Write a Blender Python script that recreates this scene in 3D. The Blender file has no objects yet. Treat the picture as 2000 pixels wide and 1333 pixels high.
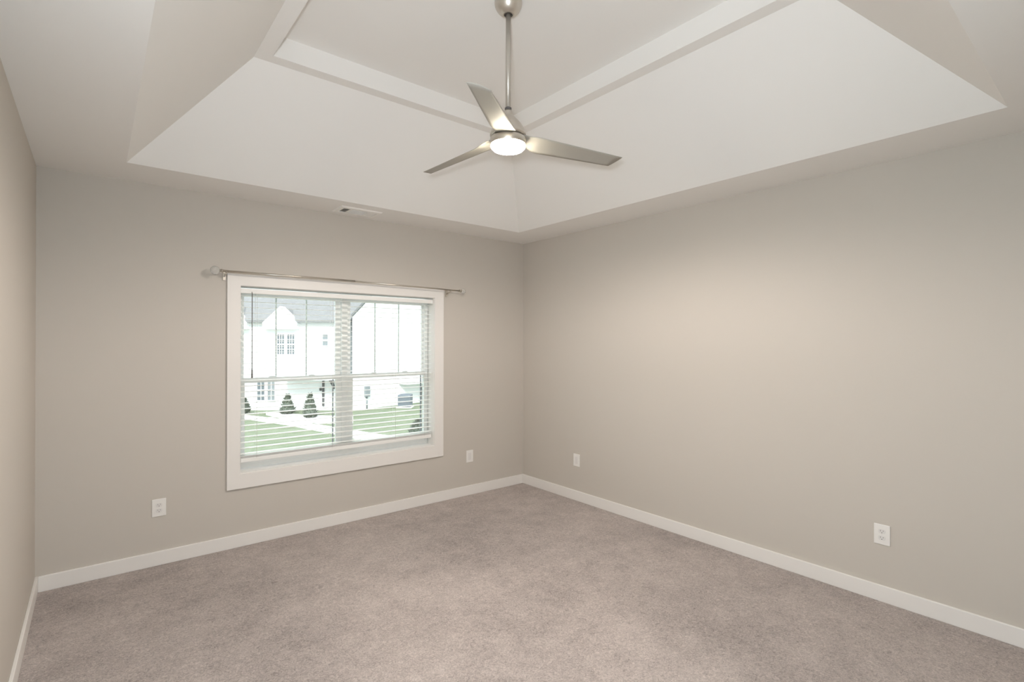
import bpy, bmesh, math, random
from mathutils import Vector, Matrix, Euler
random.seed(4)
scn = bpy.context.scene
COL = scn.collection
PI = math.pi

# ------------------------------------------------------------------ camera, sky, light, exposure
cam_d = bpy.data.cameras.new('camera')
cam_d.sensor_width = 36.0
cam_d.lens = 17.993
cam_d.clip_start = 0.02
cam_d.clip_end = 400
cam = bpy.data.objects.new('camera', cam_d)
COL.objects.link(cam)
YAW, PITCH, ROLL = 0.68409, 0.00205, 0.00188
cam.matrix_world = Matrix.Translation((0, 0, 1.4369)) @ (
    Matrix.Rotation(-YAW, 4, 'Z') @ Matrix.Rotation(PI / 2 + PITCH, 4, 'X') @ Matrix.Rotation(ROLL, 4, 'Z'))
scn.camera = cam

scn.view_settings.view_transform = 'Standard'
scn.view_settings.look = 'None'
scn.view_settings.gamma = 1.0
scn.view_settings.use_curve_mapping = False
scn.view_settings.exposure = 0.10

world = bpy.data.worlds.new('overcast_sky')
scn.world = world
world.use_nodes = True
bg = world.node_tree.nodes['Background']
bg.inputs['Color'].default_value = (0.88, 0.95, 1.0, 1)
bg.inputs['Strength'].default_value = 2.2

def lamp(name, kind, loc, power, color, size, aim=None, cone=None):
    l = bpy.data.lights.new(name, kind)
    l.energy = power; l.color = color; l.shadow_soft_size = size
    o = bpy.data.objects.new(name, l); COL.objects.link(o)
    o.location = loc
    if aim is not None:
        l.spot_size = math.radians(cone); l.spot_blend = 1.0
        o.rotation_euler = (Vector(aim) - Vector(loc)).to_track_quat('-Z', 'Y').to_euler()
    return o
# soft sun added high behind the viewer to brighten the lawn and house fronts
sun = lamp('sun', 'SUN', (0, -8, 12), 4.6, (1.0, 0.975, 0.94), 0.0)
sun.data.angle = math.radians(12)
sun.rotation_euler = Vector((0.50, 0.62, -0.66)).to_track_quat('-Z', 'Y').to_euler()
# two lamps added to stand in for a flash: bare fill, and a spot turned up at the tray ceiling
lamp('flash_fill', 'POINT', (-0.09, 0.0, 1.53), 52, (0.72, 0.91, 1.04), 0.09)
lamp('flash_bounce', 'SPOT', (-0.09, 0.0, 1.53), 74, (1.0, 0.96, 0.98), 0.04, (1.35, 1.75, 3.11), 95)

try:
    scn.cycles.diffuse_bounces = 8
    scn.cycles.max_bounces = 14
    scn.cycles.transparent_max_bounces = 24
except Exception:
    pass

# ------------------------------------------------------------------ measurements (metres)
XL, XR, YW, YR, H = -0.2616, 3.3967, 3.9858, -0.18, 2.44
TX0, TX1, TY0, TY1 = 0.1356, 3.0065, 0.3538, 3.5866      # lower rim of the tray
SL, Z2, LIP, Z3 = 0.533, 2.991, 0.080, 3.112               # slope run, ledge height, ledge width, top
WT = 0.15
WX0, WX1, WZ0, WZ1 = 0.791, 2.349, 0.512, 1.829            # window opening
GROUND = -2.9

# ------------------------------------------------------------------ materials
def mat(name, color, rough=0.5, metal=0.0, spec=0.5):
    m = bpy.data.materials.new(name); m.use_nodes = True
    b = m.node_tree.nodes['Principled BSDF']
    b.inputs['Base Color'].default_value = (*color, 1)
    b.inputs['Roughness'].default_value = rough
    b.inputs['Metallic'].default_value = metal
    b.inputs['Specular IOR Level'].default_value = spec
    return m
def nodes(m):
    return m.node_tree.nodes, m.node_tree.links, m.node_tree.nodes['Principled BSDF']
def noise(m, scale, detail=3, rough=0.5, vec=None):
    N, L, b = nodes(m)
    n = N.new('ShaderNodeTexNoise')
    n.inputs['Scale'].default_value = scale
    n.inputs['Detail'].default_value = detail
    n.inputs['Roughness'].default_value = rough
    if vec is None:
        vec = N.new('ShaderNodeTexCoord').outputs['Object']
    L.new(vec, n.inputs['Vector'])
    return n
def bump(m, src, strength, dist):
    N, L, b = nodes(m)
    bp = N.new('ShaderNodeBump')
    bp.inputs['Strength'].default_value = strength
    bp.inputs['Distance'].default_value = dist
    L.new(src, bp.inputs['Height']); L.new(bp.outputs['Normal'], b.inputs['Normal'])
    return bp
def vary(m, src, c0, c1, p0=0.3, p1=0.7):
    N, L, b = nodes(m)
    r = N.new('ShaderNodeValToRGB')
    r.color_ramp.elements[0].position = p0; r.color_ramp.elements[0].color = (*c0, 1)
    r.color_ramp.elements[1].position = p1; r.color_ramp.elements[1].color = (*c1, 1)
    L.new(src, r.inputs['Fac'])
    L.new(r.outputs['Color'], b.inputs['Base Color'])
    return r

M_wall = mat('greige_wall_paint', (0.600, 0.563, 0.513), 0.62, 0, 0.3)
bump(M_wall, noise(M_wall, 160, 2).outputs['Fac'], 0.06, 0.002)
M_ceil = mat('white_ceiling_paint', (0.86, 0.85, 0.828), 0.75, 0, 0.2)
bump(M_ceil, noise(M_ceil, 120, 2).outputs['Fac'], 0.05, 0.002)
M_trim = mat('white_trim_paint', (0.85, 0.832, 0.808), 0.38)
M_vinyl = mat('white_vinyl', (0.84, 0.85, 0.84), 0.35)
M_slat = mat('white_blind_slat', (0.90, 0.905, 0.89), 0.4)
M_plate = mat('white_plastic', (0.86, 0.85, 0.83), 0.3)
M_insert = mat('white_plastic_insert', (0.78, 0.77, 0.76), 0.35)
M_dark = mat('dark_slot', (0.10, 0.09, 0.09), 0.6)
M_gasket = mat('grey_screen_frame', (0.22, 0.24, 0.27), 0.5)
M_wand = mat('smoky_clear_wand', (0.20, 0.20, 0.20), 0.25)
M_cord = mat('white_cord', (0.8, 0.8, 0.76), 0.7)
M_grille = mat('window_grille', (0.74, 0.76, 0.76), 0.5)
M_vent_shade = mat('vent_shade', (0.08, 0.08, 0.075), 0.8)  # dark colour standing for the shade inside the register
M_louver = mat('white_enamel', (0.90, 0.89, 0.86), 0.35)
M_slot = mat('grey_slot', (0.22, 0.21, 0.21), 0.6)

# carpet: mottled greige pile with brushed patches and fine tufts
M_carpet = mat('greige_carpet', (0.36, 0.30, 0.27), 0.95, 0, 0.1)
def build_carpet():
    m = M_carpet; N, L, b = nodes(m)
    tc = N.new('ShaderNodeTexCoord').outputs['Object']
    warp = noise(m, 2.2, 3, 0.5, tc)
    big = noise(m, 1.15, 5, 0.60, tc)
    mid = noise(m, 6.5, 5, 0.70, tc)
    fine = noise(m, 52, 4, 0.75, tc); fine.inputs['Distortion'].default_value = 1.6
    tuft = noise(m, 150, 3, 0.7, tc); tuft.inputs['Distortion'].default_value = 1.0
    spot = noise(m, 2.3, 6, 0.62, tc)
    mr = N.new('ShaderNodeMapRange'); mr.inputs[1].default_value = 0.60; mr.inputs[2].default_value = 0.70
    mr.inputs[3].default_value = 0.5; mr.inputs[4].default_value = 0.0
    L.new(spot.outputs['Fac'], mr.inputs[0])
    def wsum(terms):
        acc = None
        for src, w in terms:
            n = N.new('ShaderNodeMath'); n.operation = 'MULTIPLY_ADD'
            L.new(src, n.inputs[0]); n.inputs[1].default_value = w
            if acc is None: n.inputs[2].default_value = 0.5 - 0.5 * sum(t[1] for t in terms) + 0.02
            else: L.new(acc, n.inputs[2])
            acc = n.outputs[0]
        return acc
    v = wsum(((big.outputs['Fac'], 0.75), (mid.outputs['Fac'], 0.55), (fine.outputs['Fac'], 1.30), (tuft.outputs['Fac'], 1.25), (mr.outputs[0], 0.22)))
    vary(m, v, (0.185, 0.152, 0.140), (0.70, 0.612, 0.572), 0.06, 0.94)
    h = wsum(((fine.outputs['Fac'], 0.6), (tuft.outputs['Fac'], 0.5)))
    bump(m, h, 0.75, 0.014)
    b.inputs['Sheen Weight'].default_value = 0.25
    b.inputs['Sheen Roughness'].default_value = 0.6
build_carpet()

M_nickel = mat('brushed_nickel', (0.64, 0.60, 0.54), 0.32, 0.9)
M_downrod = mat('brushed_nickel_rod', (0.52, 0.49, 0.44), 0.38, 0.55)
M_blade = mat('satin_nickel_blade', (0.41, 0.395, 0.355), 0.5, 0.2)
M_rod = mat('pale_nickel_rod', (0.62, 0.58, 0.52), 0.3, 0.85)
M_crystal = mat('cut_glass', (0.93, 0.94, 0.93), 0.06)
M_crystal.node_tree.nodes['Principled BSDF'].inputs['Transmission Weight'].default_value = 0.75
M_crystal.node_tree.nodes['Principled BSDF'].inputs['IOR'].default_value = 1.45
M_lens = mat('frosted_lamp_lens', (0.95, 0.9, 0.8), 0.5)
_b = M_lens.node_tree.nodes['Principled BSDF']
_b.inputs['Emission Color'].default_value = (1.0, 0.90, 0.72, 1)
_b.inputs['Emission Strength'].default_value = 72.0

M_glass = bpy.data.materials.new('window_glass'); M_glass.use_nodes = True
def build_glass():
    nt = M_glass.node_tree; nt.nodes.clear()
    o = nt.nodes.new('ShaderNodeOutputMaterial'); mx = nt.nodes.new('ShaderNodeMixShader')
    t = nt.nodes.new('ShaderNodeBsdfTransparent'); g = nt.nodes.new('ShaderNodeBsdfGlossy')
    t.inputs['Color'].default_value = (0.96, 0.985, 0.975, 1)
    g.inputs['Roughness'].default_value = 0.02
    mx.inputs['Fac'].default_value = 0.06
    nt.links.new(t.outputs[0], mx.inputs[1]); nt.links.new(g.outputs[0], mx.inputs[2])
    nt.links.new(mx.outputs[0], o.inputs['Surface'])
build_glass()

M_grass = mat('lawn_grass', (0.17, 0.22, 0.12), 0.95, 0, 0.1)
_n = noise(M_grass, 1.1, 6, 0.75)
vary(M_grass, _n.outputs['Fac'], (0.150, 0.185, 0.118), (0.225, 0.250, 0.180), 0.35, 0.65)
M_concrete = mat('pale_concrete', (0.70, 0.69, 0.68), 0.9)
M_siding = mat('white_siding', (0.86, 0.87, 0.88), 0.6)
def build_siding():
    N, L, b = nodes(M_siding)
    w = N.new('ShaderNodeTexWave'); w.bands_direction = 'Z'; w.wave_profile = 'SAW'
    w.inputs['Scale'].default_value = 2.6
    L.new(N.new('ShaderNodeTexCoord').outputs['Object'], w.inputs['Vector'])
    bump(M_siding, w.outputs['Fac'], 0.4, 0.02)
build_siding()
M_roof = mat('grey_shingles', (0.235, 0.235, 0.24), 0.9)
def build_roof():
    N, L, b = nodes(M_roof)
    mp = N.new('ShaderNodeMapping'); mp.inputs['Scale'].default_value = (2.0, 2.0, 14.0)
    L.new(N.new('ShaderNodeTexCoord').outputs['Object'], mp.inputs['Vector'])
    n = noise(M_roof, 1.6, 4, 0.7, mp.outputs['Vector'])
    vary(M_roof, n.outputs['Fac'], (0.185, 0.185, 0.19), (0.25, 0.25, 0.255))
build_roof()
M_pane = mat('dark_window_pane', (0.13, 0.155, 0.175), 0.35)
M_pane2 = mat('pale_window_pane', (0.22, 0.245, 0.26), 0.35)
M_shrub = mat('evergreen_foliage', (0.075, 0.10, 0.065), 0.9)
vary(M_shrub, noise(M_shrub, 9, 3).outputs['Fac'], (0.070, 0.088, 0.066), (0.14, 0.165, 0.13))
M_machine = mat('grey_machine_metal', (0.15, 0.175, 0.21), 0.5)
M_post = mat('dark_grey_timber', (0.10, 0.10, 0.105), 0.7)
M_soil = mat('mulch', (0.20, 0.17, 0.15), 0.9)

# ------------------------------------------------------------------ mesh helpers
def box(bm, x0, x1, y0, y1, z0, z1):
    v = [bm.verts.new(p) for p in ((x0, y0, z0), (x1, y0, z0), (x1, y1, z0), (x0, y1, z0),
                                   (x0, y0, z1), (x1, y0, z1), (x1, y1, z1), (x0, y1, z1))]
    for f in ((0, 3, 2, 1), (4, 5, 6, 7), (0, 1, 5, 4), (1, 2, 6, 5), (2, 3, 7, 6), (3, 0, 4, 7)):
        bm.faces.new([v[i] for i in f])
    return v
def tube(bm, p0, p1, r0, r1=None, seg=20, cap=True):
    r1 = r0 if r1 is None else r1
    p0, p1 = Vector(p0), Vector(p1)
    d = (p1 - p0).normalized()
    a = d.orthogonal().normalized(); b = d.cross(a)
    A = [bm.verts.new(p0 + (a * math.cos(t) + b * math.sin(t)) * r0) for t in [2 * PI * i / seg for i in range(seg)]]
    B = [bm.verts.new(p1 + (a * math.cos(t) + b * math.sin(t)) * r1) for t in [2 * PI * i / seg for i in range(seg)]]
    for i in range(seg):
        f = bm.faces.new((A[i], A[(i + 1) % seg], B[(i + 1) % seg], B[i])); f.smooth = True
    if cap:
        bm.faces.new(A[::-1]); bm.faces.new(B)
def lathe(bm, prof, seg=48, c=(0, 0), cap0=False, cap1=False):
    rings = []
    for r, z in prof:
        if r < 1e-5:
            rings.append([bm.verts.new((c[0], c[1], z))])
        else:
            rings.append([bm.verts.new((c[0] + r * math.cos(2 * PI * i / seg), c[1] + r * math.sin(2 * PI * i / seg), z)) for i in range(seg)])
    for a, b in zip(rings, rings[1:]):
        for i in range(seg):
            j = (i + 1) % seg
            q = [a[i % len(a)], a[j % len(a)], b[j % len(b)], b[i % len(b)]]
            u = []
            for v in q:
                if v not in u: u.append(v)
            if len(u) > 2:
                f = bm.faces.new(u); f.smooth = True
    if cap0: bm.faces.new(rings[0][::-1])
    if cap1: bm.faces.new(rings[-1])
def prism(bm, pts, axis, a0, a1):
    """extrude a 2-D outline (u, v) along axis; (u, v) are the two remaining axes in x, y, z order"""
    def P(u, v, a):
        return {'X': (a, u, v), 'Y': (u, a, v), 'Z': (u, v, a)}[axis]
    A = [bm.verts.new(P(u, v, a0)) for u, v in pts]
    B = [bm.verts.new(P(u, v, a1)) for u, v in pts]
    n = len(pts)
    bm.faces.new(A); bm.faces.new(B[::-1])
    for i in range(n):
        bm.faces.new((A[i], B[i], B[(i + 1) % n], A[(i + 1) % n]))
def obj(name, bm, material, parent=None, bevel=0.0, seg=2, smooth_angle=None):
    bmesh.ops.recalc_face_normals(bm, faces=bm.faces[:])
    me = bpy.data.meshes.new(name); bm.to_mesh(me); bm.free()
    o = bpy.data.objects.new(name, me); COL.objects.link(o)
    me.materials.append(material)
    if parent is not None: o.parent = parent
    if bevel:
        md = o.modifiers.new('bevel', 'BEVEL'); md.width = bevel; md.segments = seg
        md.limit_method = 'ANGLE'; md.angle_limit = math.radians(40)
    return o
def tag(o, label, cat, group=None, kind=None):
    o['label'] = label; o['category'] = cat
    if group: o['group'] = group
    if kind: o['kind'] = kind
    return o
def empty(name, loc, rz=0.0):
    o = bpy.data.objects.new(name, None); COL.objects.link(o)
    o.empty_display_size = 0.05
    o.location = loc; o.rotation_euler = (0, 0, rz)
    return o
def structure(o, label=None, cat=None):
    o['kind'] = 'structure'
    if label: o['label'] = label
    if cat: o['category'] = cat
    return o
def B(): return bmesh.new()
def rect_ring(bm, x0, x1, z0, z1, wl, wr, wb, wt, y0, y1):
    """frame in the XZ plane built as one closed loop with mitred inner rim"""
    o = [(x0, z0), (x1, z0), (x1, z1), (x0, z1)]
    i = [(x0 + wl, z0 + wb), (x1 - wr, z0 + wb), (x1 - wr, z1 - wt), (x0 + wl, z1 - wt)]
    V = {}
    for k, pts in (('o', o), ('i', i)):
        for yy in (0, 1):
            V[k, yy] = [bm.verts.new((p[0], (y0, y1)[yy], p[1])) for p in pts]
    for a in range(4):
        b = (a + 1) % 4
        bm.faces.new((V['o', 0][a], V['o', 0][b], V['i', 0][b], V['i', 0][a]))
        bm.faces.new((V['o', 1][b], V['o', 1][a], V['i', 1][a], V['i', 1][b]))
        bm.faces.new((V['o', 0][b], V['o', 0][a], V['o', 1][a], V['o', 1][b]))
        bm.faces.new((V['i', 0][a], V['i', 0][b], V['i', 1][b], V['i', 1][a]))

# ------------------------------------------------------------------ room shell
bm = B(); box(bm, XL - WT, XR + WT, YR - WT, YW + WT, -0.12, 0.0)
structure(obj('floor', bm, M_carpet), 'mottled greige carpet across the whole room', 'floor')

def holed_wall(name, y0, y1, hx0, hx1, hz0, hz1, label):
    bm = B()
    rect_ring(bm, XL - WT, XR + WT, -0.12, H + 0.06, hx0 - XL + WT, XR + WT - hx1, hz0 + 0.12, H + 0.06 - hz1, y0, y1)
    return structure(obj(name, bm, M_wall), label, 'wall')
holed_wall('wall_back', YW, YW + WT, WX0 - 0.004, WX1 + 0.004, WZ0 - 0.004, WZ1 + 0.004, 'greige wall with the wide window')
holed_wall('wall_rear', YR - WT, YR, -0.15, 0.73, -0.02, 2.05, 'greige wall behind the viewer')
bm = B(); box(bm, XR, XR + WT, YR, YW, -0.12, H + 0.06)
structure(obj('wall_right', bm, M_wall), 'long bare greige wall on the right', 'wall')
bm = B(); box(bm, XL - WT, XL, YR, YW, -0.12, H + 0.06)
structure(obj('wall_left', bm, M_wall), 'greige wall at the left edge', 'wall')

# ceiling: flat border, sloped tray, narrow ledge, upright step, flat top
def ring4(bm, x0, x1, y0, y1, z):
    return [bm.verts.new(p) for p in ((x0, y0, z), (x1, y0, z), (x1, y1, z), (x0, y1, z))]
bm = B()
s2 = SL + LIP
loops = [ring4(bm, XL - WT, XR + WT, YR - WT, YW + WT, H),
         ring4(bm, TX0, TX1, TY0, TY1, H),
         ring4(bm, TX0 + SL, TX1 - SL, TY0 + SL, TY1 - SL, Z2),
         ring4(bm, TX0 + s2, TX1 - s2, TY0 + s2, TY1 - s2, Z2),
         ring4(bm, TX0 + s2, TX1 - s2, TY0 + s2, TY1 - s2, Z3)]
for a, b in zip(loops, loops[1:]):
    for i in range(4):
        j = (i + 1) % 4
        bm.faces.new((a[i], a[j], b[j], b[i]))
bm.faces.new(loops[-1])
top = ring4(bm, XL - WT, XR + WT, YR - WT, YW + WT, Z3 + 0.15)
for i in range(4):
    j = (i + 1) % 4
    bm.faces.new((loops[0][j], loops[0][i], top[i], top[j]))
bm.faces.new(top)
structure(obj('ceiling', bm, M_ceil), 'white tray ceiling with sloped sides and a stepped top', 'ceiling')

# baseboards
BH, BT = 0.090, 0.014
bm = B(); box(bm, XL + BT, XR - BT, YW - BT, YW, 0, BH)
structure(obj('baseboard_back', bm, M_trim, bevel=0.003), 'white baseboard under the window', 'baseboard')
bm = B(); box(bm, XR - BT, XR, YR + BT, YW, 0, BH)
structure(obj('baseboard_right', bm, M_trim, bevel=0.003), 'white baseboard along the right wall', 'baseboard')
bm = B(); box(bm, XL, XL + BT, YR + BT, YW, 0, BH)
structure(obj('baseboard_left', bm, M_trim, bevel=0.003), 'white baseboard along the left wall', 'baseboard')
bm = B(); box(bm, 0.83, XR - BT, YR, YR + BT, 0, BH)
structure(obj('baseboard_rear', bm, M_trim, bevel=0.003), 'white baseboard behind the viewer', 'baseboard')

# ------------------------------------------------------------------ the window
win = structure(empty('window_1', (0, 0, 0)), 'wide twin window in a flat white casing', 'window')
bm = B(); rect_ring(bm, 0.707, 2.441, 0.408, 1.907, WX0 - 0.707, 2.441 - WX1, WZ0 - 0.408, 1.907 - WZ1, YW - 0.018, YW)
obj('casing', bm, M_trim, win, 0.002)
bm = B(); rect_ring(bm, WX0 - 0.004, WX1 + 0.004, WZ0 - 0.004, WZ1 + 0.004, 0.006, 0.006, 0.006, 0.006, YW - 0.001, YW + WT)
obj('jamb', bm, M_trim, win)
FY = YW + 0.098
FX0, FX1, FZ0, FZ1 = WX0 + 0.010, WX1 - 0.010, WZ0 + 0.010, WZ1 - 0.010
bm = B()
rect_ring(bm, FX0, FX1, FZ0, FZ1, 0.020, 0.026, 0.026, 0.022, FY - 0.004, FY + 0.05)
obj('frame', bm, M_vinyl, win, 0.002)
bm = B(); box(bm, 1.548, 1.596, FY - 0.008, FY + 0.05, FZ0 + 0.024, FZ1 - 0.020)
obj('mullion', bm, M_vinyl, win, 0.003)
ZM = 1.150
for x0, x1 in ((FX0 + 0.018, 1.550), (1.594, FX1 - 0.024)):
    # upper sash, further out, with two upright grille bars
    us = B(); rect_ring(us, x0, x1, ZM - 0.012, FZ1 - 0.020, 0.020 if x0 < 1 else 0.038, 0.044 if x0 < 1 else 0.022, 0.034, 0.034, FY + 0.022, FY + 0.046)
    u = obj('upper_sash', us, M_vinyl, win, 0.002)
    gx0, gx1 = x0 + (0.020 if x0 < 1 else 0.038), x1 - (0.044 if x0 < 1 else 0.022)
    g = B(); box(g, gx0 - 0.004, gx1 + 0.004, FY + 0.032, FY + 0.035, ZM + 0.018, FZ1 - 0.050)
    obj('glass_pane', g, M_glass, u)
    for k in (1, 2):
        xx = gx0 + (gx1 - gx0) * k / 3
        g = B(); box(g, xx - 0.005, xx + 0.005, FY + 0.036, FY + 0.041, ZM + 0.020, FZ1 - 0.052)
        obj('grille_bar', g, M_grille, u)
    # lower sash, nearer the room
    ls = B(); rect_ring(ls, x0, x1, FZ0 + 0.022, ZM + 0.022, 0.022 if x0 < 1 else 0.050, 0.048 if x0 < 1 else 0.010, 0.050, 0.036, FY - 0.002, FY + 0.021)
    l = obj('lower_sash', ls, M_vinyl, win, 0.002)
    hx0, hx1 = x0 + (0.022 if x0 < 1 else 0.050), x1 - (0.048 if x0 < 1 else 0.010)
    g = B(); box(g, hx0 - 0.003, hx1 + 0.003, FY + 0.008, FY + 0.011, FZ0 + 0.07, ZM - 0.012)
    obj('glass_pane', g, M_glass, l)
    g = B()
    rect_ring(g, hx0 - 0.030, hx1 + 0.004, FZ0 + 0.03, ZM - 0.004, 0.006, 0.010, 0.01, 0.014, FY + 0.056, FY + 0.064)
    obj('screen_frame', g, M_gasket, win)
    for k in (0.28, 0.72):
        xx = hx0 + (hx1 - hx0) * k
        g = B(); box(g, xx - 0.022, xx + 0.022, FY + 0.002, FY + 0.020, ZM + 0.0215, ZM + 0.030)
        obj('sash_lock', g, M_vinyl, l, 0.003)

# doorway behind the camera (never in view; the hall behind it is closed and unlit)
d1_ = structure(empty('door_1', (0, 0, 0)), 'open doorway behind the viewer', 'door')
bm = B()
box(bm, -0.24, -0.15, YR, YR + 0.018, 0, 2.14); box(bm, 0.73, 0.82, YR, YR + 0.018, 0, 2.14); box(bm, -0.24, 0.82, YR, YR + 0.018, 2.05, 2.14)
obj('casing', bm, M_trim, d1_)
bm = B()  # unseen closed box added so the sun cannot enter through the doorway
box(bm, -0.9, -0.8, -2.4, YR - WT, -0.12, 2.55); box(bm, 1.5, 1.6, -2.4, YR - WT, -0.12, 2.55)
box(bm, -0.9, 1.6, -2.5, -2.4, -0.12, 2.55); box(bm, -0.9, 1.6, -2.5, YR - WT, 2.44, 2.55); box(bm, -0.9, 1.6, -2.5, YR - WT, -0.12, 0.0)
structure(obj('hall_sun_block', bm, M_wall), 'added closed hall box behind the viewer that keeps the sun out', 'wall')

# ------------------------------------------------------------------ horizontal blind
bl = tag(empty('window_blind', (1.570, YW + 0.052, 1.80)), 'white horizontal slat blind with open slats hanging in the window', 'blind')
BX0, BX1 = 0.798 - 1.570, 2.344 - 1.570
BYC = 0.0
def lz(z): return z - 1.80
bm = B(); box(bm, BX0, BX1, -0.026, 0.026, lz(1.786), lz(1.813))
obj('headrail', bm, M_slat, bl, 0.002)
bm = B(); box(bm, BX0 - 0.003, BX1 + 0.003, -0.036, -0.028, lz(1.779), lz(1.8135))
obj('valance', bm, M_slat, bl, 0.003)
pitch = 0.0402
zs = []
z = 1.762
while z > 0.632:
    zs.append(z); z -= pitch
slat_me = None
def slat_bm():
    bm = B(); n = 7
    up, dn = [], []
    for i in range(n):
        t = -1 + 2 * i / (n - 1)
        y = t * 0.0245; zz = 0.0014 * (1 - t * t)
        up.append((y, zz + 0.0008)); dn.append((y, zz - 0.0008))
    prism(bm, up + dn[::-1], 'X', BX0 + 0.004, BX1 - 0.004)
    return bm
first = None
for zz in zs + [0.622, 0.617, 0.612]:
    if first is None:
        first = obj('slat', slat_bm(), M_slat, bl); o = first
    else:
        o = first.copy(); COL.objects.link(o); o.parent = bl
    o.location = (0, 0, lz(zz)); o.rotation_euler = (random.uniform(-.012, .012) + 0.02, 0, 0)
bm = B(); box(bm, BX0 + 0.003, BX1 - 0.003, -0.026, 0.026, lz(0.578), lz(0.6085))
obj('bottom_rail', bm, M_slat, bl, 0.004, 3)
for x in (0.905, 1.45, 1.99, 2.27):
    for yy in (-0.0275, 0.0275):
        bm = B(); tube(bm, (x - 1.570, yy, lz(1.785)), (x - 1.570, yy, lz(0.600)), 0.0009, seg=6)
        obj('ladder_cord', bm, M_cord, bl)
bm = B()
wx = 0.868 - 1.570
tube(bm, (wx, -0.048, lz(1.782)), (wx, -0.048, lz(1.235)), 0.0032, seg=8)
tube(bm, (wx, -0.048, lz(1.235)), (wx, -0.048, lz(1.178)), 0.0056, 0.0062, seg=8)
tube(bm, (wx, -0.040, lz(1.790)), (wx, -0.048, lz(1.780)), 0.002, seg=6)
obj('tilt_wand', bm, M_wand, bl)['label'] = 'thin dark tilt wand'

# ------------------------------------------------------------------ curtain rod
RY, RZ = YW - 0.075, 1.910
rd = tag(empty('curtain_rod', (1.62, RY, RZ)), 'thin pale metal curtain rod with cut-glass ball ends above the window', 'curtain rod')
bm = B(); tube(bm, (0.665 - 1.62, 0, 0.004), (1.590 - 1.62, 0, 0.004), 0.0080); obj('rod_tube', bm, M_rod, rd)
bm = B(); tube(bm, (1.575 - 1.62, 0, 0.004), (2.575 - 1.62, 0, -0.008), 0.0062); obj('rod_tube', bm, M_rod, rd)
def finial(x, z, s, r):
    bm = B()
    tube(bm, (x, 0, z), (x + s * 0.010, 0, z), 0.0115, 0.0105)
    tube(bm, (x + s * 0.010, 0, z), (x + s * 0.016, 0, z), 0.007, 0.006)
    tube(bm, (x + s * 0.016, 0, z), (x + s * 0.022, 0, z), 0.010, 0.012)
    col = obj('finial', bm, M_rod, rd)
    bm = B(); bmesh.ops.create_icosphere(bm, subdivisions=2, radius=r, matrix=Matrix.Translation((x + s * (0.018 + r * 0.9), 0, z)))
    obj('glass_ball', bm, M_crystal, col)['label'] = 'cut-glass ball'
finial(0.668 - 1.62, 0.004, -1, 0.030)
finial(2.572 - 1.62, -0.008, 1, 0.024)
def bracket(x, z):
    bm = B()
    tube(bm, (x, 0.004, z - 0.016), (x, 0.066, z - 0.030), 0.0045, seg=10)
    box(bm, x - 0.009, x + 0.009, 0.0645, 0.0725, z - 0.055, z + 0.010)
    # cup under the rod
    for i in range(9):
        a0 = PI + PI * i / 9; a1 = PI + PI * (i + 1) / 9
        tube(bm, (x, math.cos(a0) * 0.0125, z + math.sin(a0) * 0.0125), (x, math.cos(a1) * 0.0125, z + math.sin(a1) * 0.0125), 0.003, seg=8)
    return obj('bracket', bm, M_rod, rd)
bracket(0.690 - 1.62, 0.004); bracket(2.475 - 1.62, -0.007)

# ------------------------------------------------------------------ ceiling fan
FX, FYC = 1.5755, 1.9655
fan = tag(empty('ceiling_fan', (FX, FYC, Z3)), 'three-blade brushed nickel ceiling fan with a lit round lamp on a long rod', 'ceiling fan')
def fz(z): return z - Z3
bm = B()
lathe(bm, [(0.0, fz(3.112)), (0.068, fz(3.112)), (0.068, fz(3.104)), (0.0655, fz(3.092)), (0.060, fz(3.080)), (0.052, fz(3.068)), (0.042, fz(3.058)), (0.030, fz(3.050)), (0.0225, fz(3.047)), (0.0215, fz(3.049)), (0.0215, fz(3.070))])
obj('canopy', bm, M_nickel, fan)
bm = B(); lathe(bm, [(0.0, fz(3.075)), (0.0213, fz(3.075)), (0.0213, fz(3.056)), (0.0128, fz(3.054))])
obj('hanger_ball', bm, M_dark, fan)['label'] = 'dark socket inside the canopy'
bm = B(); tube(bm, (0, 0, fz(3.07)), (0, 0, fz(2.57)), 0.0127, seg=32); obj('downrod', bm, M_downrod, fan)
bm = B(); lathe(bm, [(0.0128, fz(2.592)), (0.0165, fz(2.590)), (0.0165, fz(2.582)), (0.0128, fz(2.580))])
obj('rod_collar', bm, M_dark, fan)['label'] = 'dark ring at the foot of the rod'
bm = B()
lathe(bm, [(0.0, fz(2.580)), (0.016, fz(2.580)), (0.020, fz(2.570)), (0.024, fz(2.556)), (0.036, fz(2.541)), (0.052, fz(2.525)), (0.066, fz(2.508)), (0.077, fz(2.490)), (0.084, fz(2.474)), (0.0885, fz(2.460)), (0.0885, fz(2.452)), (0.0, fz(2.452))])
obj('motor_housing', bm, M_nickel, fan)
bm = B()
lathe(bm, [(0.0, fz(2.4525)), (0.078, fz(2.4525)), (0.078, fz(2.440)), (0.087, fz(2.440)), (0.0885, fz(2.437)), (0.0885, fz(2.409)), (0.0865, fz(2.407)), (0.0, fz(2.407))])
kit = obj('light_kit', bm, M_nickel, fan)
bm = B()
lathe(bm, [(0.0, fz(2.4075)), (0.0855, fz(2.4075)), (0.0860, fz(2.402)), (0.0835, fz(2.394)), (0.074, fz(2.385)), (0.055, fz(2.378)), (0.030, fz(2.374)), (0.0, fz(2.373))])
obj('lens', bm, M_lens, kit)['label'] = 'glowing frosted lens'
lamp('fan_lamp', 'SPOT', (FX, FYC, 2.364), 122, (1.0, 0.89, 0.82), 0.07, (FX, FYC, 0), 178).data.spot_blend = 0.42
PH, PT, ZB = -0.5782, -0.2663, 2.4388
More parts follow.
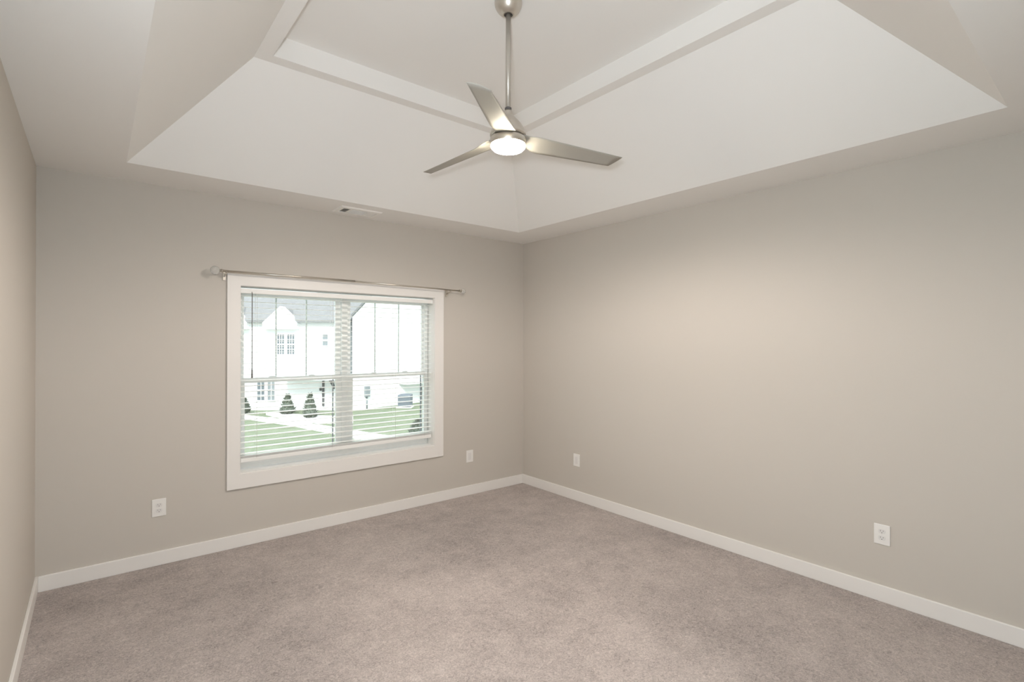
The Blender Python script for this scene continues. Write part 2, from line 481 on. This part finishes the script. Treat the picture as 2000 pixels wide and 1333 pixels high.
def blade_bm():
    """sections along the blade: (r, c) of the two edges, blended from a flat root to the pitched blade"""
    bm = B()
    ccw = [(0.060, 0.050), (0.085, 0.072), (0.105, 0.088), (0.125, 0.100), (0.150, 0.107), (0.25, 0.127), (0.36, 0.149), (0.46, 0.169), (0.530, 0.183), (0.559, 0.189)]
    cw = [(0.070, -0.040), (0.095, -0.026), (0.118, -0.020), (0.140, -0.021), (0.165, -0.017), (0.27, 0.013), (0.38, 0.044), (0.48, 0.073), (0.565, 0.097), (0.614, 0.1106)]
    mixs = [0.15, 0.3, 0.62, 0.9, 1, 1, 1, 1, 1, 1]
    n = 9
    T, U = [], []
    for s_i, (a, b, m) in enumerate(zip(ccw, cw, mixs)):
        rt, ru = [], []
        for i in range(n):
            t = i / (n - 1)
            r = a[0] + (b[0] - a[0]) * t; c = a[1] + (b[1] - a[1]) * t
            if s_i >= 8: r += (0.007 if s_i == 9 else 0.004) * 4 * t * (1 - t)
            camber = (0.006 if s_i < 8 else 0.004) * m * (1 - (2 * t - 1) ** 2)
            z = fz(ZB) + c * math.sin(PT) * m + (1 - m) * 0.008 - camber * 0.0 + camber
            y = c * (1 - m + m * math.cos(PT))
            th = 0.0028 * (0.35 + 0.65 * (1 - (2 * t - 1) ** 2) ** 0.5) if 0 < i < n - 1 else 0.0010
            rt.append(bm.verts.new((r, y, z + th))); ru.append(bm.verts.new((r, y, z - th)))
        T.append(rt); U.append(ru)
    for S, flip in ((T, False), (U, True)):
        for a, b in zip(S, S[1:]):
            for i in range(n - 1):
                f = bm.faces.new((a[i], a[i + 1], b[i + 1], b[i])); f.smooth = True
    k = len(T)
    for s in range(k - 1):
        for i in (0, n - 1):
            bm.faces.new((T[s][i], T[s + 1][i], U[s + 1][i], U[s][i]))
    for s in (0, k - 1):
        for i in range(n - 1):
            bm.faces.new((T[s][i], T[s][i + 1], U[s][i + 1], U[s][i]))
    return bm
b0 = obj('blade', blade_bm(), M_blade, fan)
b0.rotation_euler = (0, 0, PH)
for k in (1, 2):
    o = b0.copy(); COL.objects.link(o); o.parent = fan
    o.rotation_euler = (0, 0, PH + 2 * PI * k / 3)

# ------------------------------------------------------------------ ceiling register
VX0, VX1, VY0, VY1 = 1.402, 1.728, 3.702, 3.903
vent = tag(empty('ceiling_vent', ((VX0 + VX1) / 2, (VY0 + VY1) / 2, H)), 'small white louvred air register in the ceiling border above the window', 'air vent')
hx, hy = (VX1 - VX0) / 2, (VY1 - VY0) / 2
ox0, ox1, oy = -hx + 0.034, hx - 0.028, hy - 0.042
def ring_z(bm, x0, x1, y0, y1, X0, X1, Y0, Y1, z0, z1, z2):
    """flat frame with a sloped outer edge; z0 at ceiling, z1 outer lip, z2 face"""
    o = ring4(bm, x0, x1, y0, y1, z0); e = ring4(bm, x0 + .008, x1 - .008, y0 + .008, y1 - .008, z2)
    i = ring4(bm, X0, X1, Y0, Y1, z2); q = ring4(bm, X0, X1, Y0, Y1, z0)
    for a, b in ((o, e), (e, i), (i, q), (q, o)):
        for k in range(4):
            j = (k + 1) % 4
            bm.faces.new((a[k], a[j], b[j], b[k]))
bm = B(); ring_z(bm, -hx, hx, -hy, hy, ox0, ox1, -oy, oy, 0, -0.004, -0.009)
obj('frame', bm, M_louver, vent)
bm = B(); box(bm, ox0, ox1, -oy, oy, -0.0012, -0.0004); obj('shade_plate', bm, M_vent_shade, vent)  # thin dark plate painted as the shade behind the louvers
d1, d2 = 1.4945 - 1.565, 1.628 - 1.565
for d_ in (d1, d2):
    bm = B(); box(bm, d_ - 0.0045, d_ + 0.0045, -oy, oy, -0.010, -0.001)
    obj('divider', bm, M_louver, vent)
def louvers_x(x0, x1, n, tilt, material):
    """blades running across the register (along Y)"""
    bm = B()
    for i in range(n):
        x = x0 + (x1 - x0) * (i + 0.5) / n
        dx = math.sin(tilt) * 0.0045; dz = math.cos(tilt) * 0.0045
        prism(bm, [(x - dx - .0005, -0.0055 - dz), (x - dx + .0005, -0.0055 - dz), (x + dx + .0005, -0.0055 + dz), (x + dx - .0005, -0.0055 + dz)], 'Y', -oy, oy)
    return obj('louver', bm, material, vent)
def louvers_y(x0, x1, n, tilt, material):
    bm = B()
    for i in range(n):
        y = -oy + 2 * oy * (i + 0.5) / n
        dy = math.sin(tilt) * 0.0045; dz = math.cos(tilt) * 0.0045
        prism(bm, [(y - dy - .0005, -0.0055 - dz), (y - dy + .0005, -0.0055 - dz), (y + dy + .0005, -0.0055 + dz), (y + dy - .0005, -0.0055 + dz)], 'X', x0, x1)
    return obj('louver', bm, material, vent)
louvers_x(ox0, d1 - .005, 7, 0.75, M_louver)
louvers_y(d1 + .005, d2 - .004, 10, 0.0, M_louver)
louvers_x(d2 + .004, ox1, 11, -1.15, M_louver)

# ------------------------------------------------------------------ outlets and wall plates
def plate_bm():
    bm = B(); box(bm, -0.038, 0.038, -0.0055, 0.0, -0.056, 0.056); return bm
def make_outlet(loc, rz, label):
    t = tag(empty('wall_outlet', loc, rz), label, 'outlet')
    obj('cover_plate', plate_bm(), M_plate, t, 0.003, 3)
    for s in (1, -1):
        bm = B()
        pts = []
        for i in range(24):
            a = 2 * PI * i / 24
            x = math.cos(a) * 0.0172; zz = max(-0.0120, min(0.0120, math.sin(a) * 0.0172))
            pts.append((x, zz + s * 0.0180))
        prism(bm, pts, 'Y', -0.0072, -0.0050)
        r = obj('receptacle', bm, M_insert, t)
        for x, hgt, w in ((-0.0065, 0.0085, 0.0022), (0.0065, 0.0070, 0.0022)):
            bm = B(); box(bm, x - w / 2, x + w / 2, -0.0076, -0.0070, s * 0.0180 + 0.0035 - hgt / 2, s * 0.0180 + 0.0035 + hgt / 2)
            obj('slot', bm, M_slot, r)
        bm = B(); tube(bm, (0, -0.0076, s * 0.0180 - 0.0070), (0, -0.0070, s * 0.0180 - 0.0070), 0.0026, seg=12)
        obj('ground_hole', bm, M_slot, r)
    bm = B(); tube(bm, (0, -0.0066, 0), (0, -0.0052, 0), 0.003, seg=12); obj('screw', bm, M_insert, t)
    return t
make_outlet((0.3235, YW, 0.368), 0, 'white double outlet on the window wall, left of the window')
make_outlet((XR, 0.905, 0.370), -PI / 2, 'white double outlet low on the long bare right wall, nearest the viewer')
def make_wall_plate(loc, rz, label):
    t = tag(empty('wall_plate', loc, rz), label, 'wall plate', 'plain plates near the far corner')
    obj('cover_plate', plate_bm(), M_plate, t, 0.003, 3)
    bm = B(); box(bm, -0.0165, 0.0165, -0.0068, -0.005, -0.0335, 0.0335)
    obj('insert', bm, M_insert, t, 0.0008)
    return t
make_wall_plate((2.737, YW, 0.362), 0, 'small plain white plate between the window and the far corner')
make_wall_plate((XR, 3.231, 0.365), -PI / 2, 'small plain white plate on the right wall, closest to the far corner')

# ------------------------------------------------------------------ outdoors, seen through the window
# a frame whose x runs to the right and y straight away from the viewer
RZ = -YAW
def outside(lat, dep):
    return Vector((lat * math.cos(RZ) - dep * math.sin(RZ), lat * math.sin(RZ) + dep * math.cos(RZ), GROUND))
def ground_pt(px, py):
    """where the view ray through a photograph pixel meets the ground"""
    d = (1.4369 - GROUND) * 999.6 / (py - 668.6)
    return outside((px - 1000) / 999.6 * d, d)
bm = B()
c = outside(0, 45)
box(bm, c.x - 75, c.x + 75, YW + 1.2, c.y + 75, GROUND - 0.3, GROUND)
structure(obj('lawn', bm, M_grass), 'green lawn outside the window', 'lawn')
bm = B()
def strip(bm, pix, z):
    v = [ground_pt(*p) for p in pix]
    prism(bm, [(p.x, p.y) for p in v], 'Z', GROUND - 0.05, GROUND + z)
strip(bm, [(440, 808), (560, 822), (660, 837), (740, 850), (800, 857), (900, 866), (900, 885), (780, 872), (700, 860), (655, 850), (560, 832), (440, 815)], 0.03)
structure(obj('footpath', bm, M_concrete), 'pale concrete footpath crossing the lawn', 'footpath')
bm = B()
strip(bm, [(520, 806), (600, 812), (690, 815), (690, 828), (640, 829), (585, 826), (560, 822), (520, 812)], 0.02)
structure(obj('driveway', bm, M_concrete), 'pale paving in front of the white house', 'driveway')

# white house with the small gable
D1 = 32.3
def hp(px, py, d=D1):
    return ((px - 1000) / 999.6 * d, 1.4369 - GROUND - (py - 668.6) / 999.6 * d)
hs = tag(empty('house', outside(0, D1), RZ), 'white two-storey house with a small front gable under a grey shingle roof', 'house', 'neighbouring houses')
ez = hp(500, 630)[1]
x0, x1 = hp(405, 0)[0], hp(683, 0)[0]
bm = B(); box(bm, x0, x1, 0.0, 9.0, 0, ez); obj('walls', bm, M_siding, hs)
bm = B()
rz_ = hp(0, 577, D1 + 4.5)[1]
prism(bm, [(-0.35, ez - 0.05), (4.5, rz_), (9.35, ez - 0.05), (9.35, ez + 0.10), (4.5, rz_ + 0.15), (-0.35, ez + 0.10)], 'X', x0 - 0.3, x1 + 0.12)
obj('roof', bm, M_roof, hs)
def gable(px_l, px_a, px_r, py_a, py_b):
    l, a, r = hp(px_l, py_b), hp(px_a, py_a), hp(px_r, py_b)
    bm = B()
    prism(bm, [(l[0], l[1] - 0.4), (r[0], r[1] - 0.4), (r[0], r[1]), (a[0], a[1]), (l[0], l[1])], 'Y', -0.44, 0.25)
    g = obj('gable', bm, M_siding, hs)
    bm = B()
    prism(bm, [(l[0], l[1] - 0.06), (a[0], a[1] - 0.06), (r[0], r[1] - 0.06), (r[0], r[1] - 0.16), (a[0], a[1] - 0.16), (l[0], l[1] - 0.16)], 'Y', 0.1, 3.2)
    obj('gable_roof', bm, M_roof, g)
gable(519, 553, 585, 600, 632)
gable(418, 453, 488, 596, 632)
def house_window(parent, pl, pr, pt, pb, material, cols, rows, y=-0.06, conv=hp):
    (xa, za), (xb, zb) = conv(pl, pb), conv(pr, pt)
    bm = B(); rect_ring(bm, xa - 0.06, xb + 0.06, za - 0.06, zb + 0.06, 0.06, 0.06, 0.06, 0.06, y - 0.03, 0.02)
    # glazing bars
    for i in range(1, cols):
        xx = xa + (xb - xa) * i / cols; box(bm, xx - 0.018, xx + 0.018, y - 0.02, y + 0.02, za, zb)
    for i in range(1, rows):
        zz = za + (zb - za) * i / rows; w = 0.04 if i == rows // 2 else 0.018
        box(bm, xa, xb, y - 0.02, y + 0.02, zz - w, zz + w)
    f = obj('window', bm, M_siding, parent)
    bm = B(); box(bm, xa, xb, y + 0.02, y + 0.05, za, zb); obj('pane', bm, material, f)
house_window(hs, 542.5, 556, 655, 693, M_pane, 3, 4)
house_window(hs, 562, 576, 655, 693, M_pane, 3, 4)
house_window(hs, 631, 641, 655, 676, M_pane2, 1, 2)
house_window(hs, 504, 518, 744, 783, M_pane, 2, 4)
house_window(hs, 524, 538, 744, 783, M_pane2, 2, 2)
# porch canopy, posts and corbel to the right of the lower windows
(pa, pz), (pb, _) = hp(560, 741), hp(682, 741)
bm = B(); box(bm, pa, pb, -1.3, 0.0, pz, pz + 0.35); obj('porch_roof', bm, M_siding, hs)
(da, dz), (db, dz0) = hp(630.5, 745), hp(634, 794)
bm = B(); box(bm, da, db, -0.10, 0.0, dz0, dz); obj('door_post', bm, M_post, hs)
(la, lz1), (lb, lz0) = hp(625.5, 757), hp(628.5, 764)
bm = B(); box(bm, la, lb, -0.14, 0.0, lz0, lz1); obj('wall_lantern', bm, M_post, hs)
bm = B()
(ca, cz) = hp(645, 744); (cb, cz2) = hp(657, 759)
prism(bm, [(ca, cz), (ca + 0.14, cz), (cb + 0.05, cz2), (cb - 0.07, cz2 - 0.05)], 'Y', -0.25, -0.08)
obj('corbel', bm, M_post, hs)
for px, py in ((521, 589), (554, 586), (592, 588)):
    (vx, vz) = hp(px, py, D1 + 3.4)
    bm = B(); tube(bm, (vx, 3.5, vz - 0.35), (vx, 3.5, vz + 0.05), 0.06, seg=10)
    obj('roof_vent', bm, M_post, hs)

# white gable-ended house on the right, set at an angle
A = ground_pt(688, 803); Bp = ground_pt(900, 777)
dirv = Bp - A; ang = math.atan2(dirv.y, dirv.x); Lw = dirv.length
h2 = tag(empty('house', A, ang), 'tall white gable-ended house filling the right half of the window', 'house', 'neighbouring houses')
eave = 5.9
bm = B()
prism(bm, [(0, 0), (Lw, 0), (Lw, eave), (Lw / 2, eave + Lw * 0.48), (0, eave)], 'Y', 0, 12)
def shear(bm):
    k = math.tan(ang - RZ)
    for v in bm.verts: v.co.x += k * max(v.co.y, 0)
shear(bm)
obj('walls', bm, M_siding, h2)
bm = B()
prism(bm, [(-0.15, eave), (Lw / 2, eave + Lw * 0.48 + 0.14), (Lw + 0.15, eave), (Lw + 0.15, eave + 0.16), (Lw / 2, eave + Lw * 0.48 + 0.32), (-0.15, eave + 0.16)], 'Y', -0.1, 12.3)
shear(bm)
obj('roof', bm, M_roof, h2)
def on_wall2(px, py):
    """photograph pixel -> (along, up) on the oblique wall"""
    t = (px - 1000) / 999.6
    d = Vector((math.cos(RZ) * t - math.sin(RZ), math.sin(RZ) * t + math.cos(RZ)))
    u = Vector((dirv.x, dirv.y)).normalized()
    det = d.x * -u.y + u.x * d.y
    k = (A.x * -u.y + u.x * A.y) / det
    s = (d.x * k - A.x) * u.x + (d.y * k - A.y) * u.y
    return s, 1.4369 - GROUND - (py - 668.6) / 999.6 * k
(a0, b0_), (a1, b1_) = on_wall2(779, 751), on_wall2(838, 744)
bm = B(); box(bm, a0, a1 + 2, -0.9, 0, b0_, b0_ + 0.22); obj('awning', bm, M_siding, h2)
(a0, b0_) = on_wall2(824, 757)
bm = B(); box(bm, a0 - 0.06, a0 + 0.06, -0.14, -0.02, 0, b0_); obj('downspout', bm, M_post, h2)
(a0, b0_), (a1, b1_) = on_wall2(711.5, 776), on_wall2(720, 755)
mt = tag(empty('electric_meter', h2.matrix_world @ Vector((0, 0, 0)), ang), 'grey utility meter box on the white right-hand house wall', 'meter')
mt.location = A
bm = B(); box(bm, a0, a1, -0.18, -0.01, b0_, b1_); obj('meter_box', bm, M_pane2, mt, 0.01)
bm = B(); tube(bm, ((a0 + a1) / 2, -0.06, 0), ((a0 + a1) / 2, -0.06, b0_), 0.045, seg=10); obj('conduit', bm, M_pane2, mt)
P = ground_pt(792, 796.5)
ac = tag(empty('air_conditioner', P, RZ), 'dark grey outdoor cooling unit on the grass by the white house', 'air conditioner')
bm = B()
box(bm, -0.41, 0.41, -0.40, 0.40, 0.06, 0.86)
obj('casing', bm, M_machine, ac, 0.03)
bm = B()
for i in range(8):
    zz = 0.14 + i * 0.088; box(bm, -0.415, 0.415, -0.415, -0.39, zz, zz + 0.03)
obj('grille', bm, M_pane, ac)
bm = B(); lathe(bm, [(0.0, 0.862), (0.32, 0.862), (0.34, 0.875), (0.30, 0.89), (0.0, 0.895)], seg=24); obj('fan_guard', bm, M_machine, ac)
bm = B(); box(bm, -0.5, 0.5, -0.5, 0.5, 0.0, 0.06); obj('base_pad', bm, M_concrete, ac)

def shrub(px, py, hgt, wid, label):
    P = ground_pt(px, py)
    t = tag(empty('shrub', P), label, 'shrub', 'young evergreen shrubs by the white house')
    bm = B()
    rnd = random.Random(px)
    for i in range(520):
        f = rnd.random() ** 1.25
        z = 0.08 + f * (hgt - 0.1)
        prof = (1 - f) ** 0.75 * 0.9 + 0.06
        if f < 0.15: prof *= 0.75 + f * 1.6
        a = rnd.uniform(0, 2 * PI); rr = wid * prof * rnd.uniform(0.55, 1.06)
        c = Vector((math.cos(a) * rr, math.sin(a) * rr, z))
        d = Vector((math.cos(a), math.sin(a), rnd.uniform(0.3, 1.3))).normalized()
        s = rnd.uniform(0.06, 0.12)
        q = d.orthogonal().normalized(); w = d.cross(q)
        tip = bm.verts.new(c + d * s * 1.2)
        base = [bm.verts.new(c - d * s * 0.6 + (q * math.cos(2 * PI * k / 3 + a) + w * math.sin(2 * PI * k / 3 + a)) * s * 0.42) for k in range(3)]
        for k in range(3): bm.faces.new((base[k], base[(k + 1) % 3], tip))
        bm.faces.new(base[::-1])
    # dense core
    lathe(bm, [(0.0, 0.05), (wid * 0.62, 0.12), (wid * 0.72, hgt * 0.25), (wid * 0.5, hgt * 0.55), (wid * 0.2, hgt * 0.85), (0.0, hgt * 0.95)], seg=14)
    obj('foliage', bm, M_shrub, t)
    bm = B(); tube(bm, (0, 0, 0), (0, 0, 0.16), 0.04, seg=8); obj('stem', bm, M_soil, t)
shrub(477, 809, 0.95, 0.42, 'dark evergreen shrub half hidden at the left edge of the window')
shrub(562, 810, 1.22, 0.50, 'cone-shaped evergreen shrub below the twin windows of the white house')
shrub(606, 817, 1.42, 0.47, 'taller evergreen shrub beside the porch post of the white house')
shrub(818, 851, 0.75, 0.55, 'low dark shrub on the lawn in the lower right corner of the window')
